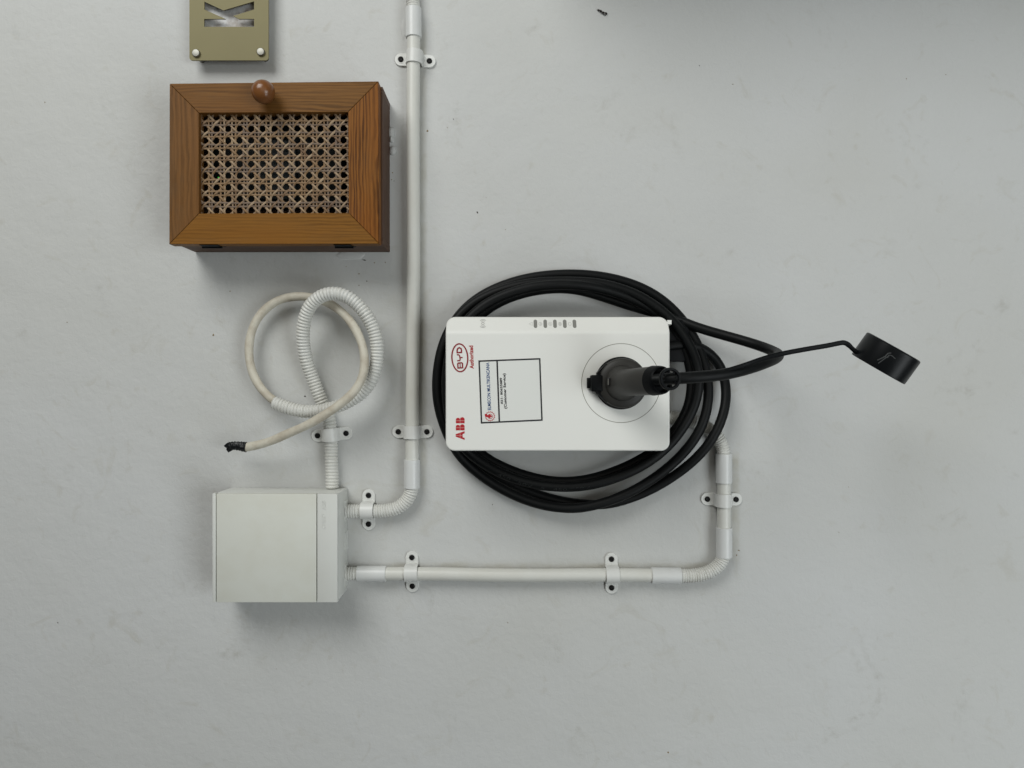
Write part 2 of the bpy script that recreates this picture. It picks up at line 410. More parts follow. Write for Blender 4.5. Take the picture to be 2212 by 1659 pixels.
W_knob = mat('turned_wood', (0.20, 0.078, 0.024), 0.30, 0.4, var=(40, 0.6, (0.14, 0.052, 0.016)), coat=0.25)

# ------------------------------------------------------------------ the wall
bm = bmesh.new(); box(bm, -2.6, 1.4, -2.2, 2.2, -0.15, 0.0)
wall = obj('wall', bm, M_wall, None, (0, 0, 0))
tag(wall, 'large off white painted plaster wall behind everything, with faint stains', 'wall')

def blob(bm, x, y, rx, ry, ang, th, mi=0, n=9, jag=0.35, h=0.0):
    c = P(x, y, h); kx, ky = px(rx), px(ry); ca, sa = math.cos(ang), math.sin(ang)
    top = []; bot = []
    for i in range(n):
        t = 2 * math.pi * i / n; j = 1 + random.uniform(-jag, jag)
        lx, ly = math.cos(t) * kx * j, math.sin(t) * ky * j
        bot.append(Vector((c.x + lx * ca - ly * sa, c.y + lx * sa + ly * ca, h - 0.0002)))
        top.append(Vector((c.x + (lx * ca - ly * sa) * .6, c.y + (lx * sa + ly * ca) * .6, h + th)))
    loft(bm, [bot, top], mi=mi)
bm = bmesh.new()
for (x, y, rx, ry, an, mi) in [
    (764.7, 546, 2.6, 4.0, -0.8, 0), (753.5, 558, 1.8, 2.8, 0.3, 0), (787, 562, 4.6, 1.3, -0.25, 0), (808.9, 567.6, 1.3, 1.8, 0.2, 1),
    (832.4, 566.6, 1.0, 1.8, 0.4, 1), (775.4, 591.6, 2.2, 1.0, 0.1, 1), (792.5, 607.2, 1.7, 1.2, 0, 0), (775.5, 616.4, 1.5, 0.9, 0, 1), (748, 576, 1.4, .8, 0, 1),
    (461, 723.5, 2.6, 2.8, 0, 1), (1031, 459, 1.6, 2.2, 0.3, 0), (659, 856, 2.4, 2.2, 0, 0), (923.5, 283, 2.3, 2.3, 0, 1), (979.5, 257.5, 1.2, 1.2, 0, 0),
    (966, 275, .8, 1.8, .4, 1), (1443, 1625, 2.0, 2.2, 0, 1), (1596, 1189, 3.2, 1.5, -.5, 1), (1591, 1199, 1.2, 2.0, 0.2, 1), (1511, 142, 1.1, 1.0, 0, 0),
    (1583, 182, 1.8, .6, 0, 1), (1958, 170, 1.2, 1.0, 0, 1), (2043, 161, 1.0, 1.0, 0, 1), (498, 14, 1.3, 1.6, 0, 0), (497, 629, 1.7, 1.2, .6, 1), (1064, 1090, 1.0, 1.0, 0, 0),
    (125, 1345, 1.0, 1.5, 0.2, 0), (97, 221, 1.0, 2.4, 0, 1), (145, 696, 1.3, 1.0, 0, 1), (1050, 427, 0.7, 0.7, 0, 1), (1092, 496, 0.9, .9, 0, 1),
    (848, 373, 1.3, 1.3, 0, 1), (846, 388, 1.2, 1.0, 0, 1), (851, 391, 1.1, 0.9, 0, 0), (1097, 1345, .8, 1.2, 0, 1), (1833, 1052, .7, .9, 0, 1), (1812, 1150, .7, 1.2, 0, 1), (597, 1445, .8, .8, 0, 1),
    (706, 856, 1.2, 1.0, 0, 1)]:
    blob(bm, x, y, rx, ry, an, 0.0006, mi)
o = obj('dirt_spots', bm, [M_dirt, M_dirt2], wall)
# lumps of filler plaster that spill over the box's edges
bm = bmesh.new()
def lump(bm, x, y, rx, ry, hh, n=22):
    rings = []
    for k in range(7):
        t = k / 6 * math.pi / 2; rr = math.cos(t); z = math.sin(t) * hh - 0.0005
        ring = []
        for i in range(n):
            a = 2 * math.pi * i / n
            j = 1 + 0.16 * noise.noise(Vector((math.cos(a) * 1.6 + x, math.sin(a) * 1.6 + y, k * .35)))
            q = P(x + rx * math.cos(a) * max(rr, .02) * j, y + ry * math.sin(a) * max(rr, .02) * j, 0)
            ring.append(Vector((q.x, q.y, z)))
        rings.append(ring)
    loft(bm, rings)
lump(bm, 757, 551, 33, 11, 0.0022); lump(bm, 846, 287, 9, 13, 0.011); lump(bm, 846, 301, 5, 8, 0.008); lump(bm, 849, 326, 8, 11, 0.006)
lump(bm, 872, 64, 6, 24, 0.0014)
obj('plaster_lumps', bm, M_wall, wall, smooth=60)

bm = bmesh.new(); q = P(1120, -185, .0)  # unseen block added above the frame to shade the upper wall
box(bm, q.x, 1.38, q.y, 1.35, -.01, 0.28, .006, 2)
obj('shade_block', bm, M_wall, wall, smooth=40)
# ------------------------------------------------------------------ dried insect near the top edge
bm = bmesh.new()
pts = [P(1290, 21.5, .001), P(1295, 22, .003), P(1300, 25, .004), P(1303, 27, .004), P(1307, 28, .003), P(1312, 28.5, .0015)]
pa, _ = catmull(pts, 0.0008)
tube(bm, pa, lambda i: 0.0005 + 0.0011 * abs(math.sin(i * .55)) * math.sin(math.pi * (i + .5) / (len(pa) + 1)) ** .5, 8)
pa2, _ = catmull([P(1302, 26, .003), P(1304, 31, .002), P(1308, 32.5, .001), P(1311, 30, .001)], 0.0008); tube(bm, pa2, 0.0006, 6)
pa3, _ = catmull([P(1296, 22, .003), P(1299, 28, .001)], 0.0008); tube(bm, pa3, 0.0007, 6)
o = obj('dead_insect', bm, M_bug, None, P(1303, 27, 0), smooth=60)
tag(o, 'small dark dried insect husk stuck on the wall near the top edge', 'insect')

# ------------------------------------------------------------------ name plate with cut-out letter
HP = 0.022
base = P(495, 40, 0)
sign = thing('name_plate', base, 'olive gold metal plaque with a cut out letter K and two steel screw caps', 'sign')
def Z1(x, y, h=HP): return P(x * .2728 + 340.1, y * .2728, h)
bm = bmesh.new()
a0, a1 = Z1(253, 0).x, Z1(880, 0).x; v0 = Z1(0, 478).y; v1 = v0 + 0.34
outer = rrect(a0, a1, v0, v1, 0.0045, 0, 6)
K = [(370, 212), (765, 212), (765, 150), (645, 150), (598, 126), (765, 75), (765, 10), (522, 82), (372, 13), (372, 75), (540, 150), (370, 150)]
Kp = [Z1(*k) for k in K]
# the letter above it (only outside the picture) is left as plain metal
def ring_face(bm, h):
    vo = [bm.verts.new((p.x, p.y, h)) for p in outer]; vk = [bm.verts.new((p.x, p.y, h)) for p in Kp]
    es = [bm.edges.new((vo[i], vo[(i + 1) % len(vo)])) for i in range(len(vo))] + [bm.edges.new((vk[i], vk[(i + 1) % len(vk)])) for i in range(len(vk))]
    bmesh.ops.triangle_fill(bm, use_beauty=True, use_dissolve=False, edges=es)
    return vo, vk
f0 = ring_face(bm, HP - 0.0022); f1 = ring_face(bm, HP)
for A, B in zip(f0, f1):
    n = len(A)
    for i in range(n):
        f = bm.faces.new((A[i], A[(i + 1) % n], B[(i + 1) % n], B[i])); f.material_index = 1
obj('plate', bm, [M_gold, M_golde], sign)
bm = bmesh.new(); box(bm, a0 + 0.012, a1 - 0.012, v0 + 0.030, v1 - 0.03, 0.0005, 0.0105, 0.001)
obj('backing_panel', bm, M_dirty, sign)
for (sx, sy) in ((303, 418), (816, 408)):
    c = Z1(sx, sy, HP + .003); q = Vector((c.x, c.y, 0))
    bm = bmesh.new(); cyl(bm, q + Vector((0, 0, 0.0)), (0, 0, 1), 0.0050, HP - 0.0025, 24)
    lathe(bm, q + Vector((0, 0, HP)), (0, 0, 1), [(0, .0058), (.0004, .0062), (.0026, .0061), (.0036, .0052), (.0039, .003), (.004, .0005)], 28)
    obj('standoff_cap', bm, M_steel, sign, smooth=40)

# ------------------------------------------------------------------ wooden box with cane door
HD0, HD1 = 0.068, 0.086
wb = thing('wooden_box', P(600, 360, 0), 'honey brown wooden wall box with a woven cane door and round knob', 'box')
def Z2(x, y, h): return P(x * .2480 + 340.1, y * .2480 + 153.6, h)
oc = [Z2(105, 108, HD1), Z2(1924, 88, HD1), Z2(1930, 1503, HD1), Z2(102, 1507, HD1)]      # TL TR BR BL
ic = [Z2(360, 363, HD1), Z2(1660, 355, HD1), Z2(1667, 1236, HD1), Z2(361, 1240, HD1)]
bm = bmesh.new(); g = 0.00022
def member(o1, o2, i2, i1, mi):
    cs = [Vector(o1), Vector(o2), Vector(i2), Vector(i1)]
    cen = sum(cs, Vector()) / 4
    # pull the mitred ends apart by a hairline
    ax = (cs[1] - cs[0]).normalized()
    cs[0] += ax * g; cs[3] += ax * g; cs[1] -= ax * g; cs[2] -= ax * g
    b_ = 0.0007
    def r(h, ins):
        out = []
        for k in range(4):
            p, q, s = cs[k - 1], cs[k], cs[(k + 1) % 4]
            d1 = (p - q).normalized(); d2 = (s - q).normalized()
            t = q + (d1 + d2) * ins
            out.append(Vector((t.x, t.y, h)))
        return out
    loft(bm, [r(HD0, 0), r(HD1 - b_, 0), r(HD1, b_)], mi=mi)
member(oc[0], oc[1], ic[1], ic[0], 0); member(oc[1], oc[2], ic[2], ic[1], 3)
member(oc[2], oc[3], ic[3], ic[2], 1); member(oc[3], oc[0], ic[0], ic[3], 2)
door = obj('door', bm, [W_top, W_bot, W_lft, W_rgt], wb)

# cane webbing: pairs of strands both ways and single strands on both diagonals, woven over and under
bm = bmesh.new()
HW = HD1 - 0.0095
pit = px(24.97, HW); pitv = px(25.25, HW)
org = Z2(412, 404, HW)                # centre of the first hole
rot = math.radians(0.25)
er, eu = Vector((math.cos(rot), math.sin(rot), 0)), Vector((math.sin(rot), -math.cos(rot), 0))
nx, ny = 13, 9
A0, A1 = ic[0].x - 0.001, ic[1].x + 0.001; V1, V0 = ic[0].y + 0.001, ic[2].y - 0.001
def cell(i, j, z): return org + er * (i * pit) + eu * (j * pitv) + Vector((0, 0, z))
def inside(p): return A0 - .003 <= p.x <= A1 + .003 and V0 - .003 <= p.y <= V1 + .003
def strand(fn, t0, t1, wd, th, mi, seed):
    run = []
    steps = int((t1 - t0) * 12)
    rs = random.Random(seed); ph = rs.uniform(0, 9); amp = rs.uniform(.015, .035)
    def flush(run):
        if len(run) > 3:
            tube(bm, run, lambda i: (th * (1 + .12 * math.sin(i * .31 + ph)), wd * (1 + .14 * math.sin(i * .23 + ph * 2))), 8, mi=mi)
    for s in range(steps + 1):
        t = t0 + (t1 - t0) * s / steps
        i, j, z = fn(t, amp * math.sin(t * 1.3 + ph))
        p = cell(i, j, z)
        if inside(p): run.append(p)
        elif run: flush(run); run = []
    flush(run)
wv = 0.0009; wdt = pit * 0.074; tht = pit * 0.04
rs = random.Random(3)
def pick(): return rs.choices((0, 1, 2), (5, 1, 5))[0]
for i in range(-1, nx + 1):
    for s in (-.155, .155):
        x0 = i + .5 + s + rs.uniform(-.028, .028); sg = 1 if s > 0 else -1
        strand(lambda t, o, x0=x0, sg=sg: (x0 + o, t, sg * wv * .5 * math.cos(2 * math.pi * (t - .5) / 1.0 + sg) - .0002), -1, ny + .5, wdt, tht, pick(), i * 3 + s)
for j in range(-1, ny + 1):
    for s in (-.15, .15):
        y0 = j + .5 + s + rs.uniform(-.028, .028); sg = 1 if s > 0 else -1
        strand(lambda t, o, y0=y0, sg=sg: (t, y0 + o, -sg * wv * .5 * math.cos(2 * math.pi * (t - .5)) + .0003), -1, nx + .5, wdt, tht, pick(), 100 + j * 3 + s)
for k in range(-ny - 1, nx + 2):     # falling diagonals: over at the sideways gaps, under at the others
    strand(lambda t, o, k=k: (k + .5 + t + o, t, wv * 1.7 * math.cos(2 * math.pi * t)), -1, ny + .5, wdt * 1.2, tht * 1.1, rs.choices((0, 1), (3, 5))[0], 200 + k)
for k in range(-1, nx + ny + 2):     # rising diagonals
    strand(lambda t, o, k=k: (k - .5 - t + o, t, -wv * 1.7 * math.cos(2 * math.pi * t)), -1, ny + .5, wdt * 1.2, tht * 1.1, rs.choices((0, 1), (4, 4))[0], 300 + k)
obj('cane_webbing', bm, [M_cane, M_cane2, M_cane3], door, smooth=60)
# knob
kc = P(568.8, 198.5, HD1 + .020)
bm = bmesh.new(); kb = Vector((kc.x, kc.y, HD1))
r = 0.0166
prof = [(0, .0085), (.002, .0092), (.004, .0085), (.006, .0078)]
for k in range(1, 15):
    t = math.radians(-62 + 152 * k / 14); prof.append((.0205 + math.sin(t) * .0155, math.cos(t) * r if k < 14 else .0004))
lathe(bm, kb, (0, 0, 1), prof, 40)
obj('knob', bm, W_knob, door, smooth=50)
# body: four boards round a dark hollow
bk = [P(372, 176, .0)]
B0a, B1a = oc[0].x + .0012, P(842.6, 0, 0).x; B1v, B0v = oc[1].y - .0003, P(0, 545.0, 0).y
tb = 0.011
bm = bmesh.new()
box(bm, B0a, B1a, B1v - tb, B1v, 0.0005, HD0 - .0012, .0006, 1, 0); box(bm, B0a, B1a, B0v, B0v + tb, 0.0005, HD0 - .0012, .0006, 1, 0)
box(bm, B0a + .0004, B0a + tb, B0v + tb + .0002, B1v - tb - .0002, 0.0005, HD0 - .0014, 0, 1, 1); box(bm, B1a - tb, B1a - .0003, B0v + tb + .0002, B1v - tb - .0002, 0.0005, HD0 - .0014, .0004, 1, 1)
box(bm, B0a + tb, B1a - tb, B0v + tb, B1v - tb, 0.0005, 0.004, 0, 1, 1)
obj('body', bm, [W_body, W_bodyv], wb)
# hinges under the door
for (x0, x1, y) in ((430, 473, 526.6), (719.5, 760, 526.2)):
    pa_, pb_ = P(x0, y, HD1 - .006), P(x1, y, HD1 - .006); vy = B0v
    bm = bmesh.new()
    dy = 0.0016
    # leaf on the body board, leaf on the door, knuckle between
    box(bm, pa_.x, pb_.x, vy - dy, vy - .0002, HD0 - .016, HD0 - .001, .0004, 1)
    dv = oc[2].y
    box(bm, pa_.x + .001, pb_.x - .001, dv - dy, dv - .0002, HD0 + .001, HD1 - .0035, .0004, 1)
    c0 = Vector((pa_.x, min(vy, dv) - .0016, HD0)); cyl(bm, c0, (1, 0, 0), 0.0021, pb_.x - pa_.x, 14)
    hg = obj('hinge', bm, M_blk, door, smooth=40)
    bm = bmesh.new()
    for f in (.16, .84):
        c = Vector((pa_.x + (pb_.x - pa_.x) * f, vy - dy - .0003, HD0 - .009)); lathe(bm, c, (0, -1, 0), [(0, .0024), (.0006, .0021), (.0009, .0008)], 14)
    obj('hinge_screw', bm, M_steel, hg, smooth=40)
# meter inside
mt = thing('electricity_meter', P(600, 350, .02), 'dark electricity meter glimpsed through the cane door of the wooden box', 'meter')
bm = bmesh.new(); box(bm, P(455, 0, .05).x, P(735, 0, .05).x, P(0, 440, .05).y, P(0, 262, .05).y, 0.0045, 0.046, .004, 2)
obj('casing', bm, M_meter, mt, smooth=40)
bm = bmesh.new(); box(bm, P(560, 0, .05).x, P(640, 0, .05).x, P(0, 430, .05).y, P(0, 300, .05).y, 0.0462, 0.049, .001, 1)
obj('window', bm, M_meter2, mt)
bm = bmesh.new(); cyl(bm, P(474, 385, .046), (0, 0, 1), 0.0012, .0035, 12)
obj('indicator_light', bm, M_green, mt)

# ------------------------------------------------------------------ conduits
RP = 0.0104      # pipe radius
HC = 0.0125
def ribbed(bm, pts, r_out, pitch=0.0040, depth=0.0018, sides=22, step=0.00052, mi=0, sm=1, taper=None):
    pa, L = catmull(pts, step); pa = smooth_path(pa, 2, 8)
    st = L / (len(pa) - 1)
    def rr(i):
        t = (i * st / pitch) % 1.0
        return r_out - depth * (1 - abs(math.sin(math.pi * t)) ** .7)
    tube(bm, pa, rr, sides, mi=mi)
def straight(bm, p, q, r, sides=32, bev=0.0, mi=0):
    if (q - p).length > .3:      # long runs of conduit are never quite straight
        n_ = Vector((q.y - p.y, p.x - q.x, 0)).normalized(); L_ = (q - p).length
        pts = [p.lerp(q, t) + n_ * (.0011 * math.sin(t * 7.5 + L_ * 9) * math.sin(math.pi * t)) for t in (0, .12, .25, .4, .55, .7, .85, 1)]
        tube(bm, catmull(pts, .012)[0], r, sides, mi=mi); return
    cyl(bm, p, (q - p), r, (q - p).length, sides, mi, bev)

# conduit A: along the picture's vertical, bends to the distribution box
cA = thing('conduit', P(891, 520, 0), 'long white conduit pipe between the wooden box and the charger, bending into the distribution box', 'pipe', 'white conduit runs fixed to the wall')
bm = bmesh.new(); straight(bm, P(894, 30, HC), P(890, 1040, HC), RP); obj('pipe', bm, M_pipe, cA, smooth=40)
bm = bmesh.new(); straight(bm, P(893.2, 18.5, HC), P(893.4, 82, HC), RP + .0021, 36, .0004); obj('coupling', bm, M_coup, cA, smooth=35)
bm = bmesh.new(); straight(bm, P(889.8, 993, HC), P(889.6, 1054.3, HC), RP + .0021, 36, .0004); obj('coupling', bm, M_coup, cA, smooth=35)
bm = bmesh.new(); ribbed(bm, [P(893.2, 40, HC), P(892.5, 10, HC), P(890, -20, HC), P(888, -90, HC), P(888, -600, HC)], RP + .0004); obj('corrugated_hose', bm, M_flex, cA, smooth=75)
bm = bmesh.new(); ribbed(bm, [P(889.5, 1035, HC), P(889.5, 1052, HC), P(887, 1066, HC), P(878, 1082, HC), P(862, 1095, HC), P(842, 1102, HC), P(815, 1104, HC), P(780, 1104, HC), P(748, 1104, HC)], RP + .0004)
obj('corrugated_hose', bm, M_flex, cA, smooth=75)
# conduit B: along the picture's horizontal, up to the charger
cB = thing('conduit', P(1300, 1242, 0), 'white conduit pipe running from the distribution box past a corner up behind the charger', 'pipe', 'white conduit runs fixed to the wall')
yA, yB = 1239.5, 1243.5
bm = bmesh.new(); straight(bm, P(800, 1239.4, HC), P(1440, 1243.3, HC), RP); obj('pipe', bm, M_pipe, cB, smooth=40)
bm = bmesh.new(); straight(bm, P(772, 1239.3, HC), P(834, 1239.6, HC), RP + .0019, 36, .0004); obj('coupling', bm, M_coup, cB, smooth=35)
bm = bmesh.new(); straight(bm, P(1407, 1243.2, HC), P(1470.4, 1243.7, HC), RP + .0021, 36, .0004); obj('coupling', bm, M_coup, cB, smooth=35)
bm = bmesh.new(); ribbed(bm, [P(746, 1239, HC), P(760, 1239, HC), P(790, 1239.3, HC)], RP + .0002); obj('corrugated_hose', bm, M_flex, cB, smooth=75)
bm = bmesh.new(); ribbed(bm, [P(1450, 1243.7, HC), P(1472, 1244, HC), P(1500, 1243, HC), P(1526, 1237.5, HC), P(1548, 1225, HC), P(1560, 1210, HC), P(1563.5, 1195, HC), P(1563.8, 1170, HC)], RP + .0004, 0.0038)
obj('corrugated_hose', bm, M_flex, cB, smooth=75)
bm = bmesh.new(); straight(bm, P(1564, 1139.5, HC), P(1564, 1203.6, HC), RP + .0021, 36, .0004); obj('coupling', bm, M_coup, cB, smooth=35)
bm = bmesh.new(); straight(bm, P(1563.6, 1005, HC), P(1564, 1180, HC), RP); obj('pipe', bm, M_pipe, cB, smooth=40)
bm = bmesh.new(); straight(bm, P(1563.4, 980.3, HC), P(1563.6, 1043.3, HC), RP + .0021, 36, .0004); obj('coupling', bm, M_coup, cB, smooth=35)
bm = bmesh.new(); ribbed(bm, [P(1563.4, 1000, HC), P(1562.5, 978, HC), P(1556, 955, HC), P(1540, 934, HC), P(1516, 917, HC), P(1490, 908, HC), P(1455, 903, .016), P(1425, 900, .02)], RP + .0004, 0.0038)
obj('corrugated_hose', bm, M_flex, cB, smooth=75)

# ------------------------------------------------------------------ saddle clamps
def clamp_mesh(rc=RP + .0026):
    """local frame: pipe runs along y, ears along x"""
    hw = 0.0101; th = 0.0016; prof = []
    ear = 0.0325
    bm = bmesh.new()
    # strap profile over the pipe
    n = 18; outer_, inner_ = [], []
    for i in range(n + 1):
        t = math.pi * i / n
        outer_.append(Vector((-math.cos(t) * rc, 0, HC + math.sin(t) * rc)))
        inner_.append(Vector((-math.cos(t) * (rc - th), 0, HC + math.sin(t) * (rc - th))))
    prof = [Vector((-rc, 0, 0.0004))] + outer_ + [Vector((rc, 0, 0.0004)), Vector((rc - th, 0, 0.0004))] + list(reversed(inner_)) + [Vector((-rc + th, 0, 0.0004))]
    e = .0005
    loft(bm, [[p + Vector((0, -hw, 0)) for p in prof], [p + Vector((0, -hw + e, 0)) for p in prof], [p + Vector((0, hw - e, 0)) for p in prof], [p + Vector((0, hw, 0)) for p in prof]])
    # ears with a rounded end and a raised countersink rim
    for s in (-1, 1):
        pts = [Vector((s * (rc - .0006), -hw, 0)), Vector((s * (ear - hw), -hw, 0))]
        for i in range(1, 12):
            t = -math.pi / 2 + math.pi * i / 12
            pts.append(Vector((s * (ear - hw + math.cos(t) * hw), math.sin(t) * hw, 0)))
        pts += [Vector((s * (ear - hw), hw, 0)), Vector((s * (rc - .0006), hw, 0))]
        def ring(ins, z):
            c = Vector((s * (ear + rc) / 2, 0, 0))
            return [Vector((c.x + (p.x - c.x) * (1 - ins / .0105), p.y * (1 - ins / hw), z)) for p in pts]
        loft(bm, [ring(0, .0003), ring(0, .0024), ring(.0007, .0031)])
        sx = s * 0.0226
        lathe(bm, (sx, 0, .0030), (0, 0, 1), [(0, .0066), (.0004, .0063), (.0004, .0050), (-.0006 + .0004, .0042)], 28)
    return bm
def screw_mesh(s):
    bm = bmesh.new(); sx = s * 0.0226
    lathe(bm, (sx, 0, .0028), (0, 0, 1), [(0, .0042), (.0012, .0043), (.0019, .0036), (.0021, .0022), (.0013, .0017), (.0012, .0004)], 24)
    return bm
clamps = [
    ((895, 124.5), -3.4, 'white saddle clamp on the vertical conduit beside the name plate, above the wooden box', HC),
    ((889.5, 933.5), 0, 'white saddle clamp low on the vertical conduit, just left of the charger coil', HC),
    ((713.6, 939.5), 4.8, 'white saddle clamp holding the corrugated hose just above the distribution box', HC),
    ((793.6, 1103.3), 90, 'white saddle clamp on the corrugated bend beside the distribution box', HC),
    ((888.5, 1238.5), 90.8, 'white saddle clamp on the lower conduit nearest the distribution box', HC),
    ((1322.8, 1242), 90.3, 'white saddle clamp on the lower conduit nearest the corner bend', HC),
    ((1562.6, 1080.5), -0.8, 'white saddle clamp on the short riser below the charger cable coil', HC)]
proto = None
for (c, ang, label, hh) in clamps:
    b = P(c[0], c[1], HC); b = Vector((b.x, b.y, 0))
    if proto is None:
        r0 = thing('pipe_clamp', b, label, 'clamp', 'white saddle clamps on the conduits', math.radians(ang))
        st_ = obj('saddle', clamp_mesh(), M_clamp, r0, smooth=35, local=True)
        kids = [st_] + [obj('screw', screw_mesh(s), M_screw, r0, smooth=40, local=True) for s in (-1, 1)]
        proto = (r0, kids)
    else:
        r_ = proto[0].copy(); C.objects.link(r_); r_['label'] = label
        r_.matrix_world = R4 @ Matrix.Translation(b) @ Matrix.Rotation(math.radians(ang), 4, 'Z')
        for k in proto[1]:
            q = k.copy(); C.objects.link(q); q.parent = r_

# ------------------------------------------------------------------ coiled spare hose and cable
def Z6(x, y, h): return P(x * .2480 + 449.9, y * .2480 + 576.0, h)
hp = [(1080, 1930, 13), (1078, 1800, 13), (1072, 1650, 13), (1070, 1500, 13), (1062, 1400, 13), (1048, 1310, 13), (1000, 1200, 15), (950, 1080, 18), (900, 950, 22), (858, 830, 28),
      (832, 700, 34), (826, 570, 40), (845, 440, 46), (893, 335, 52), (975, 262, 57), (1080, 233, 60), (1190, 253, 60), (1292, 323, 57), (1370, 412, 54), (1430, 520, 50), (1465, 640, 47),
      (1472, 770, 44), (1452, 900, 42), (1402, 1020, 42), (1330, 1105, 42), (1240, 1165, 43), (1130, 1215, 44), (1000, 1252, 44), (880, 1263, 43), (760, 1247, 42), (660, 1217, 41), (568, 1182, 40)]
bm = bmesh.new(); ribbed(bm, [Z6(x, y, h / 1000) for x, y, h in hp], 0.0104, 0.0050)
o = obj('corrugated_hose', bm, M_flex, None, Z6(1070, 1500, 0), smooth=75)
tag(o, 'looped white corrugated hose rising from the top of the distribution box', 'hose')
cp = [(700, 1228, 41), (640, 1208, 41), (570, 1170, 40), (480, 1088, 36), (405, 975, 30), (363, 850, 26), (352, 710, 23), (373, 570, 21), (430, 445, 20), (520, 345, 20), (635, 280, 22), (760, 257, 26),
      (880, 262, 30), (990, 290, 34), (1100, 345, 38), (1200, 430, 44), (1282, 540, 50), (1337, 660, 55), (1362, 780, 60), (1360, 900, 64), (1322, 1020, 67), (1245, 1120, 69), (1130, 1212, 69),
      (1000, 1300, 68), (860, 1382, 64), (700, 1450, 58), (560, 1515, 52), (430, 1555, 47), (318, 1574, 44)]
pa, _ = catmull([Z6(x, y, h / 1000) for x, y, h in cp], 0.0025); pa = smooth_path(pa, 2, 5)
cab = thing('spare_cable', Z6(1000, 1300, 0), 'aged cream cable looping out of the corrugated hose, its cut end wrapped in black tape', 'cable')
bm = bmesh.new(); tube(bm, pa, lambda i: (.0062 + .0002 * math.sin(i * .4), .0066 + .0002 * math.sin(i * .27)), 22); obj('sheath', bm, M_cable, cab, smooth=60)
# tape: crumpled sleeve with two flattened tails
def ZT(x, y, h): return P((x / 11.06 + 860) * .5486, (y / 11.06 + 1680) * .5486, h)
bm = bmesh.new()
tp = [ZT(1230, 895, .0442), ZT(1100, 882, .044), ZT(950, 850, .0435), ZT(760, 830, .0435), ZT(600, 830, .043), ZT(460, 830, .0425)]
pt, _ = catmull(tp, .0012); rs2 = random.Random(5)
def trad(i):
    f = i / (len(pt) - 1)
    w_ = .0078 - .0022 * f + .0005 * math.sin(i * 1.7)
    return (.0076 - .0044 * f, w_)
tube(bm, pt, trad, 14)
poly(bm, [ZT(*p, .043)[:2] for p in ((600, 700), (430, 685), (370, 730), (255, 835), (350, 930), (470, 900), (640, 800))], .0425, .0450)
poly(bm, [ZT(*p, .043)[:2] for p in ((650, 1000), (540, 1060), (420, 1130), (380, 1060), (325, 990), (360, 900), (560, 830))], .0395, .0421)
for v_ in bm.verts: v_.co += noise.noise_vector(v_.co * 420) * .0007
obj('tape_end', bm, M_tape, cab)

# ------------------------------------------------------------------ distribution box
H1 = 0.070
db = thing('distribution_box', P(610, 1180, 0), 'off white plastic distribution box with a yellowed hinged cover below the looped cable', 'electrical box')
xl, xr = 457.8, 728.8; yt, yb = 1066.8, 1301.5
bm = bmesh.new()
p0 = P(xl + 8, yb, H1); p1 = P(xr, yt, H1)
box(bm, P(xl + 1.5, 0, H1).x, p1.x, p0.y + .0006, p1.y - .0004, .0005, H1 - .010, .0015, 2)
obj('base', bm, M_dbox2, db, smooth=40)
bm = bmesh.new(); pbox(bm, xl + .6, xl + 8.2, yt - 1, yb, H1 - .0095, H1 - .001, .0009); obj('side_strip', bm, M_dbox2, db, smooth=40)
bm = bmesh.new(); pbox(bm, xl + 9.6, 683.0, yt, yb, H1 - .0095, H1, .0009); obj('cover', bm, M_dbox, db, smooth=40)
bm = bmesh.new(); pbox(bm, 685.0, xr, yt, yb, H1 - .0095, H1, .0009)
fc = obj('front_strip', bm, M_dbox2, db, smooth=40)
bm = text_bm('ABB', 699.5, 1091, H1 + .0001, 20, 8.5, 90, 0.0, .0003); merge(bm, text_bm('CHIRD', 699.5, 1126, H1 + .0001, 32, 8, 90, 0.0, .0003))
obj('embossed_lettering', bm, M_dbox2, fc)
# knock-out seams on the lower side
for (y0, y1) in ((1078, 1122), (1146, 1186), (1214, 1262)):
    bm = bmesh.new()
    q0, q1 = P(755, y1, .004), P(755, y0, .004)
    box(bm, p1.x - .0004, p1.x + .0007, q0.y, q1.y, .0006, .021, .0003, 1)
    obj('knockout', bm, M_dbox2, db)

# ------------------------------------------------------------------ EV charger
H0, HF = 0.062, 0.110
ch = thing('wall_charger', P(1204, 828, 0), 'white rounded rectangular electric vehicle wall charger with red logos and a black bordered sticker', 'charger')
q0, q1 = P(962.6, 974.0, HF), P(1447, 682.0, HF)
ga0, ga1, gv0, gv1 = q0.x, q1.x, q0.y, q1.y
bm = bmesh.new(); rc_ = 0.0125
rings = [rrect(ga0, ga1, gv0, gv1, rc_, H0, 10, .004), rrect(ga0, ga1, gv0, gv1, rc_, H0 + .004, 10, .0005), rrect(ga0, ga1, gv0, gv1, rc_, HF - .0022, 10, 0)]
for k in range(1, 6):
    t = math.pi / 2 * k / 5; rings.append(rrect(ga0, ga1, gv0, gv1, rc_, HF - .0022 + .0022 * math.sin(t), 10, .0022 * (1 - math.cos(t))))
loft(bm, rings)
vcr = P(0, 717.5, HF).y
for dv in (-.0035, -.0023, -.0011, 0, .0011, .0023, .0035):
    bmesh.ops.bisect_plane(bm, geom=bm.verts[:] + bm.edges[:] + bm.faces[:], plane_co=(0, vcr + dv, 0), plane_no=(0, 1, 0))
def facet(v):
    s = v - (vcr - .0035)
    if s <= 0: return 0.0
    w_ = .007; k = 0.76
    return k * (s * s / (2 * w_)) if s < w_ else k * (s - w_ / 2)
for v_ in bm.verts:
    if v_.co.z > HF - .004: v_.co.z -= facet(v_.co.y)
housing = obj('housing', bm, M_chg, ch, smooth=30)
for p_ in housing.data.polygons:
    if p_.area > 4e-5 and abs(p_.normal.z) > .5: p_.use_smooth = False
def FH(v, e=.00025): return HF - facet(v) + e
